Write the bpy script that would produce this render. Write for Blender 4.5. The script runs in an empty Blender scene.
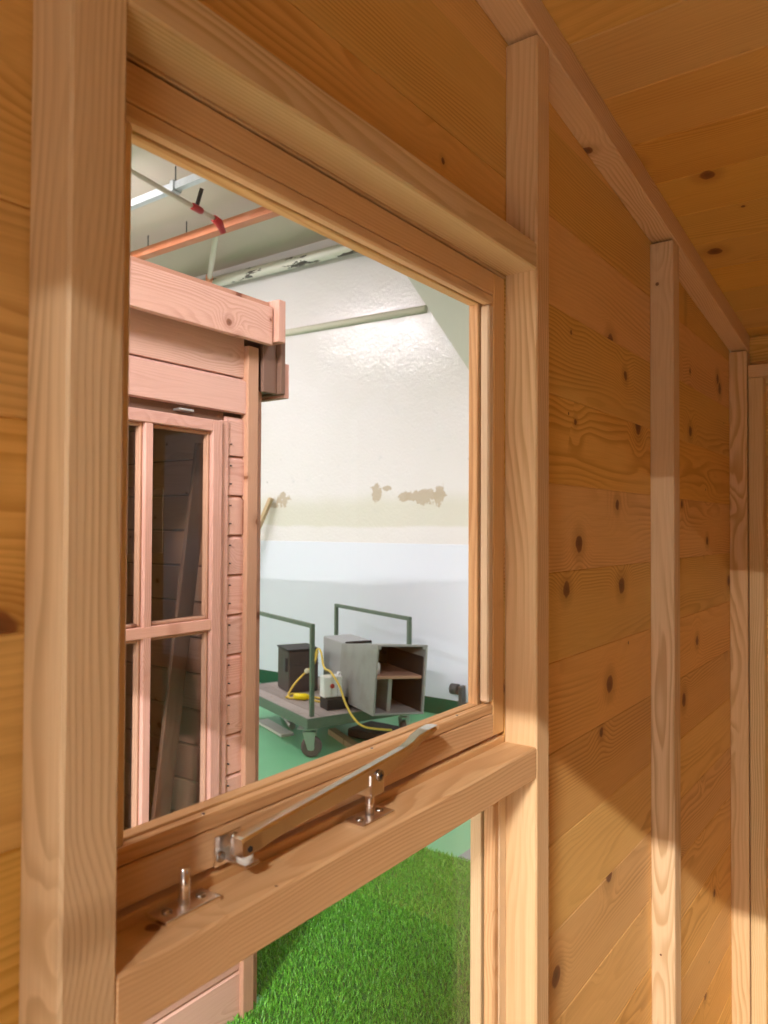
import bpy, bmesh, math, random
import numpy as np
from mathutils import Vector, Matrix

random.seed(7)
RNG = np.random.default_rng(7)
scene = bpy.context.scene
COL = scene.collection

# ------------------------------------------------------------------ camera
def cam_basis(yaw, pitch, roll):
    a, p, r = map(math.radians, (yaw, pitch, roll))
    F = Vector((math.cos(a) * math.cos(p), math.sin(a) * math.cos(p), math.sin(p)))
    R = Vector((math.sin(a), -math.cos(a), 0))
    U = R.cross(F)
    return math.cos(r) * R - math.sin(r) * U, math.sin(r) * R + math.cos(r) * U, F
cd = bpy.data.cameras.new('camera')
cam = bpy.data.objects.new('camera', cd)
COL.objects.link(cam)
R_, U_, F_ = cam_basis(36.1, 1.15, -0.28)
M = Matrix((R_, U_, -F_)).transposed().to_4x4()
M.translation = Vector((0, -0.46, 0))
cam.matrix_world = M
cd.sensor_fit = 'AUTO'
cd.sensor_width = 36
cd.lens = 755.0 / 1024 * 36
cd.clip_start = 0.01
cd.dof.use_dof = True
cd.dof.focus_distance = 1.25
cd.dof.aperture_fstop = 10
scene.camera = cam

# ------------------------------------------------------------------ light
w = bpy.data.worlds.new('hall_ambience')
scene.world = w
w.use_nodes = True
w.node_tree.nodes['Background'].inputs[0].default_value = (1.0, 0.95, 0.96, 1)
w.node_tree.nodes['Background'].inputs[1].default_value = 0.32
scene.view_settings.view_transform = 'Standard'
scene.view_settings.look = 'None'
scene.view_settings.gamma = 1
scene.view_settings.exposure = 0.0
scene.view_settings.use_curve_mapping = False
ZH, ZC, XW, YW = -1.50, 2.62, 5.20, 7.4         # hall floor, hall ceiling, hall end wall, hall back wall
# fluorescent tubes under the hall ceiling, all running along Y:  x, y, watts
TUBES = [(-3.55, -1.15, 1300), (-6.07, -1.7, 420), (2.97, 4.9, 50), (2.97, -0.6, 40), (-0.9, 3.2, 70), (-3.55, 4.9, 100)]
TZ = 2.40

# ------------------------------------------------------------------ helpers
ROOTM = {}
def link(o): COL.objects.link(o); return o
def tag(o, label=None, cat=None, group=None, kind=None):
    if label: o['label'] = label
    if cat: o['category'] = cat
    if group: o['group'] = group
    if kind: o['kind'] = kind
    return o
def empty(name, loc=(0, 0, 0), rot=None):
    o = link(bpy.data.objects.new(name, None))
    m = Matrix.Translation(loc)
    if rot is not None: m = m @ rot
    o.matrix_world = m
    o.empty_display_size = 0.1
    ROOTM[o.name] = m.copy()
    return o
def attach(o, parent, world=True):
    """world=True: o's matrix is already world; otherwise it is local to the parent."""
    if parent is None: return o
    o.parent = parent
    if world: o.matrix_parent_inverse = ROOTM[parent.name].inverted()
    return o
def mobj(name, me, mat, parent=None, mtx=None, world=True):
    o = link(bpy.data.objects.new(name, me))
    if mat and not me.materials: me.materials.append(mat)
    m = mtx if mtx is not None else Matrix.Identity(4)
    o.matrix_basis = m
    if parent is not None:
        if parent.parent is not None:      # second level: parent matrix chain
            base = ROOTM[parent.name]
        else: base = ROOTM[parent.name]
        o.parent = parent
        if world:
            o.matrix_parent_inverse = base.inverted(); ROOTM[o.name] = m.copy()
        else: ROOTM[o.name] = base @ m
    else: ROOTM[o.name] = m.copy()
    return o
MC = {}
def box_mesh(l, wd, h, bev, mat):
    k = (round(l, 4), round(wd, 4), round(h, 4), round(bev, 5), mat.name)
    if k in MC: return MC[k]
    bm = bmesh.new()
    bmesh.ops.create_cube(bm, size=1)
    bmesh.ops.scale(bm, vec=(l, wd, h), verts=bm.verts)
    if bev > 0:
        bmesh.ops.bevel(bm, geom=bm.edges[:], offset=min(bev, .4 * min(l, wd, h)), segments=1, affect='EDGES', profile=.6)
    me = bpy.data.meshes.new('box')
    bm.to_mesh(me); bm.free()
    me.materials.append(mat)
    MC[k] = me
    return me
AX = {'x': Matrix.Identity(4),
      'y': Matrix.Rotation(math.pi / 2, 4, 'Z'),
      'z': Matrix.Rotation(-math.pi / 2, 4, 'Y')}
def beam(name, a, b, mat, parent=None, bev=.0015, world=True, axis=None, rot=None):
    """box between two corners; its longest side becomes local X (the grain direction)"""
    lo = Vector([min(p, q) for p, q in zip(a, b)]); hi = Vector([max(p, q) for p, q in zip(a, b)])
    s = hi - lo; c = (lo + hi) / 2
    order = sorted(range(3), key=lambda i: -s[i])            # local X longest, local Z thinnest
    if axis is not None:
        order.remove('xyz'.index(axis)); order.insert(0, 'xyz'.index(axis))
    cols = [Vector([1.0 if i == k else 0.0 for i in range(3)]) for k in order]
    cols[2] = cols[0].cross(cols[1])
    me = box_mesh(s[order[0]], s[order[1]], s[order[2]], bev, mat)
    m = Matrix.Translation(c) @ (rot if rot is not None else Matrix.Identity(4)) @ Matrix(cols).transposed().to_4x4()
    return mobj(name, me, mat, parent, m, world)
def stick(name, p, q, wd, h, mat, parent=None, bev=.002, world=True, up=(0, 0, 1)):
    """square bar from p to q"""
    p, q = Vector(p), Vector(q); d = q - p; l = d.length; d.normalize()
    upv = Vector(up)
    if abs(d.dot(upv)) > .98: upv = Vector((0, 1, 0))
    y = upv.cross(d).normalized(); z = d.cross(y)
    m = Matrix((d, y, z)).transposed().to_4x4(); m.translation = (p + q) / 2
    return mobj(name, box_mesh(l, wd, h, bev, mat), mat, parent, m, world)
def frame_at(d):
    d = d.normalized(); u = Vector((0, 0, 1)) if abs(d.z) < .95 else Vector((1, 0, 0))
    a = u.cross(d).normalized(); return a, d.cross(a)
def bm_tube(bm, pts, r, seg=10, cap=True):
    pts = [Vector(p) for p in pts]; rings = []
    for i, p in enumerate(pts):
        d = (pts[min(i + 1, len(pts) - 1)] - pts[max(i - 1, 0)])
        a, b = frame_at(d)
        rr = r[i] if isinstance(r, (list, tuple)) else r
        rings.append([bm.verts.new(p + rr * (math.cos(2 * math.pi * k / seg) * a + math.sin(2 * math.pi * k / seg) * b)) for k in range(seg)])
    for i in range(len(rings) - 1):
        for k in range(seg):
            f = bm.faces.new((rings[i][k], rings[i][(k + 1) % seg], rings[i + 1][(k + 1) % seg], rings[i + 1][k])); f.smooth = True
    if cap:
        bm.faces.new(rings[0][::-1]); bm.faces.new(rings[-1])
def bm_box(bm, a, b):
    m = Matrix.Translation([(p + q) / 2 for p, q in zip(a, b)]) @ Matrix.Diagonal([abs(q - p) for p, q in zip(a, b)] + [1])
    bmesh.ops.create_cube(bm, size=1, matrix=m)
def finish(name, bm, mat, parent=None, mtx=None, world=True, bev=0):
    if bev: bmesh.ops.bevel(bm, geom=[e for e in bm.edges if e.is_manifold and e.calc_face_angle(0) > .6], offset=bev, segments=2, affect='EDGES', profile=.6)
    bmesh.ops.recalc_face_normals(bm, faces=bm.faces[:])
    # recentre so object coordinates stay small
    me = bpy.data.meshes.new(name); bm.to_mesh(me); bm.free()
    return mobj(name, me, mat, parent, mtx, world)
def tube(name, pts, r, mat, parent=None, seg=10, world=True, mtx=None):
    bm = bmesh.new(); bm_tube(bm, pts, r, seg); return finish(name, bm, mat, parent, mtx, world)
def smooth_path(pts, n=8):
    pts = [Vector(p) for p in pts]; P = [pts[0]] + pts + [pts[-1]]; out = []
    for i in range(1, len(P) - 2):
        for k in range(n):
            t = k / n; a, b, c, d = P[i - 1], P[i], P[i + 1], P[i + 2]
            out.append(.5 * ((2 * b) + (c - a) * t + (2 * a - 5 * b + 4 * c - d) * t * t + (3 * b - a - 3 * c + d) * t ** 3))
    out.append(pts[-1]); return out
def prism(name, poly, a0, a1, mat, parent=None, axis='x', world=True, bev=0):
    """extrude a polygon: axis x -> poly is (y,z); axis y -> (x,z); axis z -> (x,y). Object origin at polygon start."""
    def P(u, v, t): return {'x': (t, u, v), 'y': (u, t, v), 'z': (u, v, t)}[axis]
    o = Vector(P(poly[0][0], poly[0][1], (a0 + a1) / 2))
    bm = bmesh.new()
    A = [bm.verts.new(Vector(P(u, v, a0)) - o) for u, v in poly]; B = [bm.verts.new(Vector(P(u, v, a1)) - o) for u, v in poly]
    n = len(poly)
    bm.faces.new(A); bm.faces.new(B[::-1])
    for i in range(n): bm.faces.new((A[i], A[(i + 1) % n], B[(i + 1) % n], B[i]))
    return finish(name, bm, mat, parent, Matrix.Translation(o), world, bev)

# ------------------------------------------------------------------ materials
def nt_new(name):
    m = bpy.data.materials.new(name); m.use_nodes = True
    nt = m.node_tree; b = nt.nodes['Principled BSDF']
    return m, nt, b
class N:
    def __init__(s, nt): s.nt = nt
    def new(s, t, **k):
        n = s.nt.nodes.new(t)
        for a, v in k.items(): setattr(n, a, v)
        return n
    def put(s, sock, v):
        if hasattr(v, 'links') or isinstance(v, bpy.types.NodeSocket): s.nt.links.new(v, sock)
        else: sock.default_value = v
    def m(s, op, a, b=0.0, c=None):
        n = s.new('ShaderNodeMath', operation=op); s.put(n.inputs[0], a); s.put(n.inputs[1], b)
        if c is not None: s.put(n.inputs[2], c)
        return n.outputs[0]
    def vm(s, op, a, b):
        n = s.new('ShaderNodeVectorMath', operation=op); s.put(n.inputs[0], a); s.put(n.inputs[1], b); return n.outputs[0]
    def sep(s, v):
        n = s.new('ShaderNodeSeparateXYZ'); s.put(n.inputs[0], v); return n.outputs
    def comb(s, x, y, z):
        n = s.new('ShaderNodeCombineXYZ')
        for i, v in enumerate((x, y, z)): s.put(n.inputs[i], v)
        return n.outputs[0]
    def noise(s, v, scale, detail=2, rough=.5):
        n = s.new('ShaderNodeTexNoise'); s.put(n.inputs['Vector'], v); n.inputs['Scale'].default_value = scale
        n.inputs['Detail'].default_value = detail; n.inputs['Roughness'].default_value = rough; return n.outputs['Fac']
    def mapr(s, v, a, b, c=0.0, d=1.0, smooth=True):
        n = s.new('ShaderNodeMapRange', interpolation_type='SMOOTHSTEP' if smooth else 'LINEAR')
        for i, x in enumerate((v, a, b, c, d)): s.put(n.inputs[i], x)
        return n.outputs[0]
    def mix(s, f, a, b, blend='MIX'):
        n = s.new('ShaderNodeMix', data_type='RGBA', blend_type=blend)
        s.put(n.inputs[0], f)
        for i, c in ((6, a), (7, b)):
            s.put(n.inputs[i], c if not isinstance(c, tuple) else (*c, 1)[:4])
        return n.outputs[2]
    def bump(s, h, strength, dist=.002):
        n = s.new('ShaderNodeBump'); s.put(n.inputs['Height'], h); n.inputs['Strength'].default_value = strength
        n.inputs['Distance'].default_value = dist; return n.outputs[0]

def wood(name, light, dark, knot=(.20, .070, .024), ring=.0052, knots=1.0, rough=.5, contrast=.55, var=.12, kscale=4.6, spec=.35, warm=None):
    m, nt, b = nt_new(name); g = N(nt)
    tc = g.new('ShaderNodeTexCoord').outputs['Object']
    oi = g.new('ShaderNodeObjectInfo').outputs['Random']
    wn = g.new('ShaderNodeTexWhiteNoise', noise_dimensions='1D'); g.put(wn.inputs['W'], g.m('MULTIPLY', oi, 917.3))
    r1, r2, r3 = [g.new('ShaderNodeSeparateColor') for _ in range(1)][0:1][0], None, None
    sc = r1; g.put(sc.inputs[0], wn.outputs['Color']); ra, rb, rc = sc.outputs
    x, y, z = g.sep(tc)
    x2 = g.m('ADD', x, g.m('MULTIPLY', oi, 71.0))
    y2 = g.m('ADD', y, g.m('MULTIPLY', g.m('SUBTRACT', ra, .5), .16))
    z2 = g.m('ADD', z, g.m('ADD', g.m('MULTIPLY', rb, .10), .012))
    p = g.comb(x2, y2, z2)
    warp = g.noise(g.vm('MULTIPLY', p, (1.6, 7, 7)), 1.0, 2, .5)
    warp2 = g.noise(g.vm('MULTIPLY', p, (3, 30, 30)), 1.0, 2, .6)
    # knots run across the thickness of the board
    vo = g.new('ShaderNodeTexVoronoi', voronoi_dimensions='2D', feature='F1')
    g.put(vo.inputs['Vector'], g.vm('MULTIPLY', g.comb(x2, g.m('ADD', y2, g.m('MULTIPLY', ra, 9.0)), 0.0), (kscale, kscale, 1.0)))
    vo.inputs['Scale'].default_value = 1.0
    d = vo.outputs['Distance']
    sv = g.new('ShaderNodeSeparateColor'); g.put(sv.inputs[0], vo.outputs['Color'])
    krad = g.m('MULTIPLY', g.mapr(sv.outputs[0], .15, .9, 0.0, .078), knots)
    dn = g.m('ADD', d, g.m('MULTIPLY', g.m('SUBTRACT', g.noise(g.vm('MULTIPLY', p, (70, 70, 70)), 1.0, 1), .5), .03))
    kmask = g.mapr(dn, g.m('MULTIPLY', krad, .75), g.m('ADD', krad, .002), 1.0, 0.0)
    kcore = g.mapr(dn, 0.0, g.m('MULTIPLY', krad, .8), 1.0, 0.0)
    halo = g.m('MULTIPLY', g.mapr(dn, krad, g.m('ADD', g.m('MULTIPLY', krad, 2.6), .01), 1.0, 0.0), g.mapr(krad, .004, .03, 0, 1))
    rr = g.m('SQRT', g.m('ADD', g.m('MULTIPLY', y2, y2), g.m('MULTIPLY', z2, z2)))
    rr = g.m('ADD', rr, g.m('MULTIPLY', warp, .055))
    rr = g.m('ADD', rr, g.m('MULTIPLY', warp2, .006))
    rr = g.m('ADD', rr, g.m('MULTIPLY', g.mapr(d, 0, .32, 1, 0), g.m('MULTIPLY', krad, .32)))
    ph = g.m('FRACT', g.m('MULTIPLY', rr, 1 / ring))
    late = g.m('MULTIPLY', g.mapr(ph, .25, .82), g.mapr(ph, .86, 1.0, 1, 0))
    amp = g.mapr(g.noise(g.vm('MULTIPLY', p, (1.5, 14, 14)), 1.0, 1), .35, .7, .15, 1.0)
    fib = g.noise(g.vm('MULTIPLY', p, (9, 420, 420)), 1.0, 2, .6)
    col = g.mix(g.m('MULTIPLY', g.m('MULTIPLY', late, amp), contrast), light, dark)
    col = g.mix(g.m('MULTIPLY', g.mapr(fib, .35, .75), .22), col, dark)
    col = g.mix(g.m('MULTIPLY', halo, .42), col, tuple(.55 * a + .45 * k for a, k in zip(dark, knot)))
    col = g.mix(g.m('MULTIPLY', kmask, .9), col, g.mix(kcore, knot, tuple(k * .55 for k in knot)))
    # board to board variation
    val = g.m('ADD', 1 - var, g.m('MULTIPLY', rb, 2 * var))
    hsv = g.new('ShaderNodeHueSaturation'); g.put(hsv.inputs['Color'], col); g.put(hsv.inputs['Value'], val)
    g.put(hsv.inputs['Saturation'], g.m('ADD', .93, g.m('MULTIPLY', rc, .14)))
    g.put(hsv.inputs['Hue'], g.m('ADD', .5 - .006, g.m('MULTIPLY', ra, .012)))
    nt.links.new(hsv.outputs[0], b.inputs['Base Color'])
    b.inputs['Roughness'].default_value = rough
    b.inputs['Specular IOR Level'].default_value = spec
    nt.links.new(g.bump(g.m('ADD', g.m('MULTIPLY', late, -.5), g.m('MULTIPLY', fib, .6)), .22, .0012), b.inputs['Normal'])
    return m
def plain(name, col, rough=.5, metal=0, spec=.5, bump=None, mottle=None, coat=0):
    m, nt, b = nt_new(name); g = N(nt)
    b.inputs['Base Color'].default_value = (*col, 1); b.inputs['Roughness'].default_value = rough
    b.inputs['Metallic'].default_value = metal; b.inputs['Specular IOR Level'].default_value = spec
    b.inputs['Coat Weight'].default_value = coat
    tc = g.new('ShaderNodeTexCoord').outputs['Object']
    if mottle:
        sc_, amt, c2 = mottle
        f = g.m('MULTIPLY', g.mapr(g.noise(tc, sc_, 4, .6), .42, .68), amt)
        nt.links.new(g.mix(f, col, c2), b.inputs['Base Color'])
    if bump:
        sc_, st, di = bump
        nt.links.new(g.bump(g.noise(tc, sc_, 3, .55), st, di), b.inputs['Normal'])
    return m
def glass(name, tint=(1, 1, 1), refl=1.0):
    m = bpy.data.materials.new(name); m.use_nodes = True; nt = m.node_tree; nt.nodes.clear(); g = N(nt)
    out = g.new('ShaderNodeOutputMaterial'); mx = g.new('ShaderNodeMixShader')
    t = g.new('ShaderNodeBsdfTransparent'); t.inputs[0].default_value = (*tint, 1)
    gl = g.new('ShaderNodeBsdfGlossy'); gl.inputs['Roughness'].default_value = .01
    fr = g.new('ShaderNodeFresnel')
    bf = g.new('ShaderNodeNewGeometry').outputs['Backfacing']
    g.put(fr.inputs[0], g.mapr(bf, 0, 1, 1.45, 1 / 1.45, smooth=False))   # same reflectance on both faces of the pane
    g.put(mx.inputs[0], g.m('MULTIPLY', fr.outputs[0], refl))
    nt.links.new(t.outputs[0], mx.inputs[1]); nt.links.new(gl.outputs[0], mx.inputs[2]); nt.links.new(mx.outputs[0], out.inputs[0])
    return m

PINE = wood('pine_board', (.82, .515, .165), (.55, .275, .060), contrast=.7, var=.06)
PINE_CEIL = wood('pine_ceiling', (.71, .42, .115), (.49, .235, .048), contrast=.5, var=.06)
FRAME = wood('planed_framing', (.78, .56, .31), (.52, .305, .12), knots=.6, contrast=.75, var=.05, ring=.0048)
JOIN = wood('window_joinery', (.76, .49, .235), (.54, .27, .10), knots=.35, contrast=.65, var=.05, ring=.0045)
BEAD = wood('bead_timber', (.86, .66, .42), (.66, .40, .2), knots=.2, contrast=.4, var=.08, ring=.003)
CLAD = wood('treated_cladding', (.67, .405, .335), (.47, .235, .175), knot=(.25, .09, .05), knots=.9, contrast=.6, var=.09, rough=.65, ring=.004)
TRIM = wood('treated_trim', (.50, .29, .205), (.32, .155, .095), knot=(.2, .07, .035), knots=.8, contrast=.5, var=.05, rough=.65, ring=.004)
DKWD = wood('brown_shaded_timber', (.20, .115, .08), (.12, .06, .04), knots=.7, contrast=.4, rough=.7)  # brown timber; also carries the shade of eaves and recesses in its colour
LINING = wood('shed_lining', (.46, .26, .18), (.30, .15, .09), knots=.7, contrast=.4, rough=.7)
SHEDF = wood('shed_floor_timber', (.34, .21, .09), (.24, .14, .05), knots=.7, contrast=.4)
OLDWD = wood('weathered_deck', (.42, .37, .345), (.24, .20, .18), knots=.3, contrast=.6, rough=.8, var=.15)
ROUGHWD = wood('rough_batten', (.62, .45, .28), (.42, .27, .15), knots=.5, contrast=.45, rough=.8)
CHROME = plain('polished_steel', (.95, .93, .91), .24, 1, bump=(60, .02, .001))
SCREW = plain('screw_steel', (.45, .43, .41), .25, 1)
NYLON = plain('nylon_washer', (.78, .76, .68), .45)
GLASS = glass('window_glass', (.985, .99, .985), .6)
GLASS2 = glass('shed_glass', (.95, .93, .91), .8)
FELT = plain('roof_felt', (.08, .08, .085), .9, bump=(300, .3, .002))
GALV = plain('galvanised_steel', (.62, .66, .70), .38, .75, mottle=(25, .4, (.50, .54, .58)))
ORANGE = plain('red_oxide_steel', (.62, .20, .09), .5, mottle=(6, .35, (.70, .34, .22)))
WPIPE = plain('cream_pipe_paint', (.74, .68, .58), .4, mottle=(7, .0, (.1, .08, .07)))
PEEL = None
TPIPE = plain('plastic_pipe', (.62, .49, .38), .4)
RED = plain('red_fitting', (.45, .015, .02), .4)
BLACK = plain('black_rubber', (.018, .018, .02), .6)
GREENP = plain('green_trolley_paint', (.105, .155, .115), .45, mottle=(30, .35, (.17, .2, .16)))
ZINC = plain('zinc_castor', (.55, .55, .54), .4, .8)
WHEEL = plain('castor_tyre', (.16, .11, .11), .6, mottle=(20, .5, (.28, .2, .2)))
GREYM = plain('grey_enamel', (.33, .33, .325), .5, mottle=(9, .5, (.24, .235, .22)))
GREYL = plain('light_grey_enamel', (.42, .43, .44), .45, mottle=(7, .3, (.36, .36, .36)))
DKGREY = plain('dark_grey_metal', (.06, .06, .065), .5)
BROWNM = plain('brown_metal', (.062, .048, .046), .55, mottle=(14, .4, (.1, .08, .075)))
WHITEP = plain('white_plastic', (.82, .84, .84), .35)
YELLOW = plain('yellow_cable', (.80, .58, .10), .4)
YPLUG = plain('yellow_plug', (.85, .68, .0), .35)
WBOARD = plain('white_faced_board', (.72, .70, .66), .5)
GREENSK = plain('green_skirting_paint', (.004, .085, .04), .35, bump=(40, .1, .003), mottle=(18, .25, (.01, .13, .07)))
GREENFL = plain('green_floor_paint', (.18, .52, .27), .42, bump=(8, .15, .003), mottle=(2.2, .45, (.22, .57, .33)))
CEILM = plain('ceiling_paint', (.62, .52, .44), .6, bump=(12, .1, .003))
BULK = plain('bulkhead_grey_green', (.46, .48, .39), .55)  # even grey-green, darker than the end wall
WHITEW = plain('white_lower_paint', (.78, .81, .92), .45, bump=(5, .12, .004))
WALL2 = plain('hall_side_paint', (.78, .76, .70), .5)
GREYMAT = plain('grey_floor_mat', (.30, .35, .37), .7)

def wall_paint():
    m, nt, b = nt_new('cream_wall_paint'); g = N(nt)
    tc = g.new('ShaderNodeTexCoord').outputs['Object']; x, y, z = g.sep(tc)
    base = g.mix(g.mapr(g.noise(tc, 1.3, 3, .6), .4, .7), (.77, .735, .74), (.75, .715, .705))
    # soft shadow above the white lower part, painted as a yellower band
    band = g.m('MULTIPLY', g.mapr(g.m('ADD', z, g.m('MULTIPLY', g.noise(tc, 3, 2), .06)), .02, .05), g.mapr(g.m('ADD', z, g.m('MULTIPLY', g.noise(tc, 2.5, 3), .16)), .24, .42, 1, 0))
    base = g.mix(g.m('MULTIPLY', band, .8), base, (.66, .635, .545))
    # peeled patches: y, z, half widths
    for (cy, cz, ry, rz) in [(2.92, .255, .21, .075), (2.78, .26, .07, .10), (3.13, .26, .07, .05), (4.50, .25, .10, .08), (3.42, .30, .06, .10), (3.30, .33, .05, .03), (4.62, .20, .1, .03)]:
        e = g.m('ADD', g.m('POWER', g.m('MULTIPLY', g.m('SUBTRACT', y, cy), 1 / ry), 2), g.m('POWER', g.m('MULTIPLY', g.m('SUBTRACT', z, cz), 1 / rz), 2))
        e = g.m('ADD', e, g.m('MULTIPLY', g.m('SUBTRACT', g.noise(tc, 10, 6, .72), .5), 4.2))
        base = g.mix(g.mapr(e, .55, .7, .9, 0), base, (.50, .41, .31))
    # grey scuffs
    sc = g.m('MULTIPLY', g.mapr(g.noise(g.vm('MULTIPLY', tc, (1, 5, 8)), 1.6, 5, .75), .60, .72), g.m('MULTIPLY', g.mapr(z, .22, .5), g.mapr(z, .55, .85, 1, 0)))
    base = g.mix(g.m('MULTIPLY', sc, .35), base, (.42, .46, .50))
    dots = g.mapr(g.noise(g.vm('MULTIPLY', tc, (1, 1, 1)), 17, 2, .5), .735, .76)
    base = g.mix(g.m('MULTIPLY', g.m('MULTIPLY', dots, g.mapr(z, .1, .3)), g.mapr(z, .5, .7, .8, 0)), base, (.33, .30, .26))
    nt.links.new(base, b.inputs['Base Color'])
    b.inputs['Roughness'].default_value = .09
    b.inputs['Specular IOR Level'].default_value = .5
    h = g.m('ADD', g.m('MULTIPLY', g.noise(tc, 42, 2, .6), 1.0), g.m('MULTIPLY', g.noise(tc, 8, 2), 1.0))
    nt.links.new(g.bump(h, .30, .012), b.inputs['Normal'])
    return m
WALLP = wall_paint()

def pipe_paint():
    m, nt, b = nt_new('flaking_pipe_paint'); g = N(nt)
    tc = g.new('ShaderNodeTexCoord').outputs['Object']
    f = g.mapr(g.noise(g.vm('MULTIPLY', tc, (4, 1.2, 7)), 2.3, 4, .65), .555, .58)
    nt.links.new(g.mix(f, (.76, .72, .65), (.06, .05, .045)), b.inputs['Base Color'])
    b.inputs['Roughness'].default_value = .4
    return m
PEEL = pipe_paint()

# ================================================================== THE HALL (large structure)
def struct(o): return tag(o, kind='structure')
o = struct(beam('floor_hall', (.1, -6, ZH - .1), (XW + .2, YW + .2, ZH), GREENFL, bev=0)); o['label'] = 'mint green painted concrete floor of the hall'
o = struct(beam('floor_unseen_grey', (-9, -6, ZH - .1), (.1, YW + .2, ZH), plain('neutral_grey_floor', (.42, .40, .37), .7, mottle=(2, .3, (.36, .34, .31))), bev=0)); o['label'] = 'unseen grey hall floor outside the doorway, added to limit green bounce'  # unseen part of the floor, made grey to cut green bounce light
o = struct(beam('ceiling_hall', (-9, -6, ZC), (XW + .2, YW + .2, ZC + .1), CEILM, bev=0)); o['label'] = 'cream painted ceiling of the hall above the sheds'
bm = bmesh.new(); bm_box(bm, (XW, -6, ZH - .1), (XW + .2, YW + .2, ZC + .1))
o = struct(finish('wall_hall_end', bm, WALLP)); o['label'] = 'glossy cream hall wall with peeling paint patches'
o = struct(beam('wall_hall_lower', (XW - .004, -6, ZH), (XW + .01, YW, -.135), WHITEW, bev=.001)); o['label'] = 'smooth white painted lower part of the hall wall'
o = struct(beam('baseboard_hall', (XW - .010, -6, ZH), (XW - .0035, YW, -1.372), GREENSK, bev=.001)); o['label'] = 'dark green painted skirting band along the hall wall'
o = struct(beam('wall_hall_back', (-9, YW, ZH - .1), (XW + .2, YW + .2, ZC + .1), WALL2, bev=0)); o['label'] = 'plain cream back wall of the hall behind the other shed'
# sloping bulkhead hanging in front of the end wall
o = struct(prism('trim_bulkhead', [(3.41, 2.62), (3.02, 2.045), (2.515, 1.315), (1.9, .43), (1.9, 2.62)], XW - .10, XW + .05, BULK)); o['label'] = 'grey-green sloping bulkhead hanging on the hall wall'
# moulding with a rounded top along the end wall
bm = bmesh.new(); bm_tube(bm, [(XW - .012, 2.9, 1.795), (XW - .012, YW, 1.895)], .032, 12)
o = struct(finish('trim_hall', bm, plain('moulding_paint', (.62, .60, .47), .45))); o['label'] = 'cream painted conduit running along the hall wall'

# ================================================================== OUR SHED: walls, roof, floor
XL, XR, YR = -0.80, 2.306, -2.25           # inner faces of the left and right boards, rear boards
T = .046
ROWS = [-1.4015 + .1335 * k for k in range(0, 18)]          # horizontal board joints
def roof_z(x): return .698 - .1135 * (x - .917)
ZF = -1.40
TB = .014
wf = tag(empty('wall_window', (0.75, 0, ZF)), 'pine boarded shed wall that holds the window', kind='structure')
def wall_row(x0, x1, z0, z1):
    """one tongue-and-groove board of the window wall, its top cut along the roof slope where needed"""
    if x1 - x0 < .02: return
    if z1 <= roof_z(x1) + .03:
        beam('board', (x0, 0, z0), (x1, TB, z1), PINE, wf, bev=.0016)
    else:
        # clip to the roof slope
        poly = [(x0, z0)]
        def xr(z): return .917 - (z - .698 - .03) / .1135
        xb = min(x1, xr(z0)); xt = min(x1, xr(z1))
        if xb <= x0 + .02: return
        poly.append((xb, z0))
        if xb < x1: pass
        if xt < xb - 1e-4:
            if xt > x0: poly += [(max(xt, x0), z1), (x0, z1)]
            else: poly += [(x0, roof_z(x0) + .03)]
        else: poly += [(xt, z1), (x0, z1)]
        prism('board', poly, 0, TB, PINE, wf, axis='y')
WX0, WX1 = .288, .902            # window opening between the posts
WZ0, WZ1 = -1.12, .345
for z0 in ROWS:
    z1 = z0 + .1335
    if z1 <= WZ0 or z0 >= WZ1: segs = [(XL - .02, XR + .02, z0, z1)]
    else:
        segs = [(XL - .02, WX0 - .008, z0, z1), (WX1 + .004, XR + .02, z0, z1)]
        if z0 < WZ0: segs.append((WX0 - .004, WX1 + .004, z0, WZ0))
        if z1 > WZ1: segs.append((WX0 - .004, WX1 + .004, WZ1, z1))
    for s in segs: wall_row(*s)
# framing of the window wall
def stud_f(x0, x1, z1=None):
    zt = roof_z(x0) - .049
    prism('stud', [(x0, ZF), (x1, ZF), (x1, roof_z(x1) - .049), (x0, zt)], -T, 0, FRAME, wf, axis='y') if False else None
    # a beam so that the grain runs along it
    return beam('stud', (x0, -T, ZF), (x1, 0, roof_z(x1) - .0495), FRAME, wf, bev=.002)
stud_f(.249, .288); stud_f(.902, .941); stud_f(1.536, 1.579); stud_f(2.258, 2.301)
stud_f(-.40, -.361); stud_f(-.796, -.757)
beam('window_header', (WX0 - .001, -T, .335), (WX1 + .001, .0, .370), FRAME, wf, bev=.002)
beam('window_sill', (WX0 - .001, -T, -.321), (WX1 + .001, .0, -.281), JOIN, wf, bev=.002)
beam('sill_strip', (WX0, .0, -.321), (WX1, .040, -.2735), JOIN, wf, bev=.001)
# top rail following the roof slope
rl = 3.115
ang = math.atan(.1135)
stick('rafter', (XL, -T / 2, roof_z(XL) - .0245), (XR - .006, -T / 2, roof_z(XR - .006) - .0245), T, .0485, FRAME, wf, bev=.002)
beam('sole_plate', (XL, -T - .0005, ZF), (XR, -.0, ZF + .04), FRAME, wf) if False else None

# right side wall (far end)
wr = tag(empty('wall_right', (XR, -1.1, ZF)), 'pine boarded far side wall with framing at the shed corner', kind='structure')
for z0 in ROWS:
    z1 = z0 + .1335
    if z0 > .50: break
    beam('board', (XR, YR, z0), (XR + TB, -.0005, min(z1, roof_z(XR) - .002)), PINE, wr, bev=.0016)
beam('stud', (2.262, -.086, ZF), (XR, -.0485, .415), FRAME, wr, bev=.002)
for y in (-.70, -1.32, -1.94): beam('stud', (2.262, y - .04, ZF), (XR, y, .415), FRAME, wr, bev=.002)
beam('wall_plate', (2.258, YR, .415), (XR, -.0485, .451), FRAME, wr, bev=.002)

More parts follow.
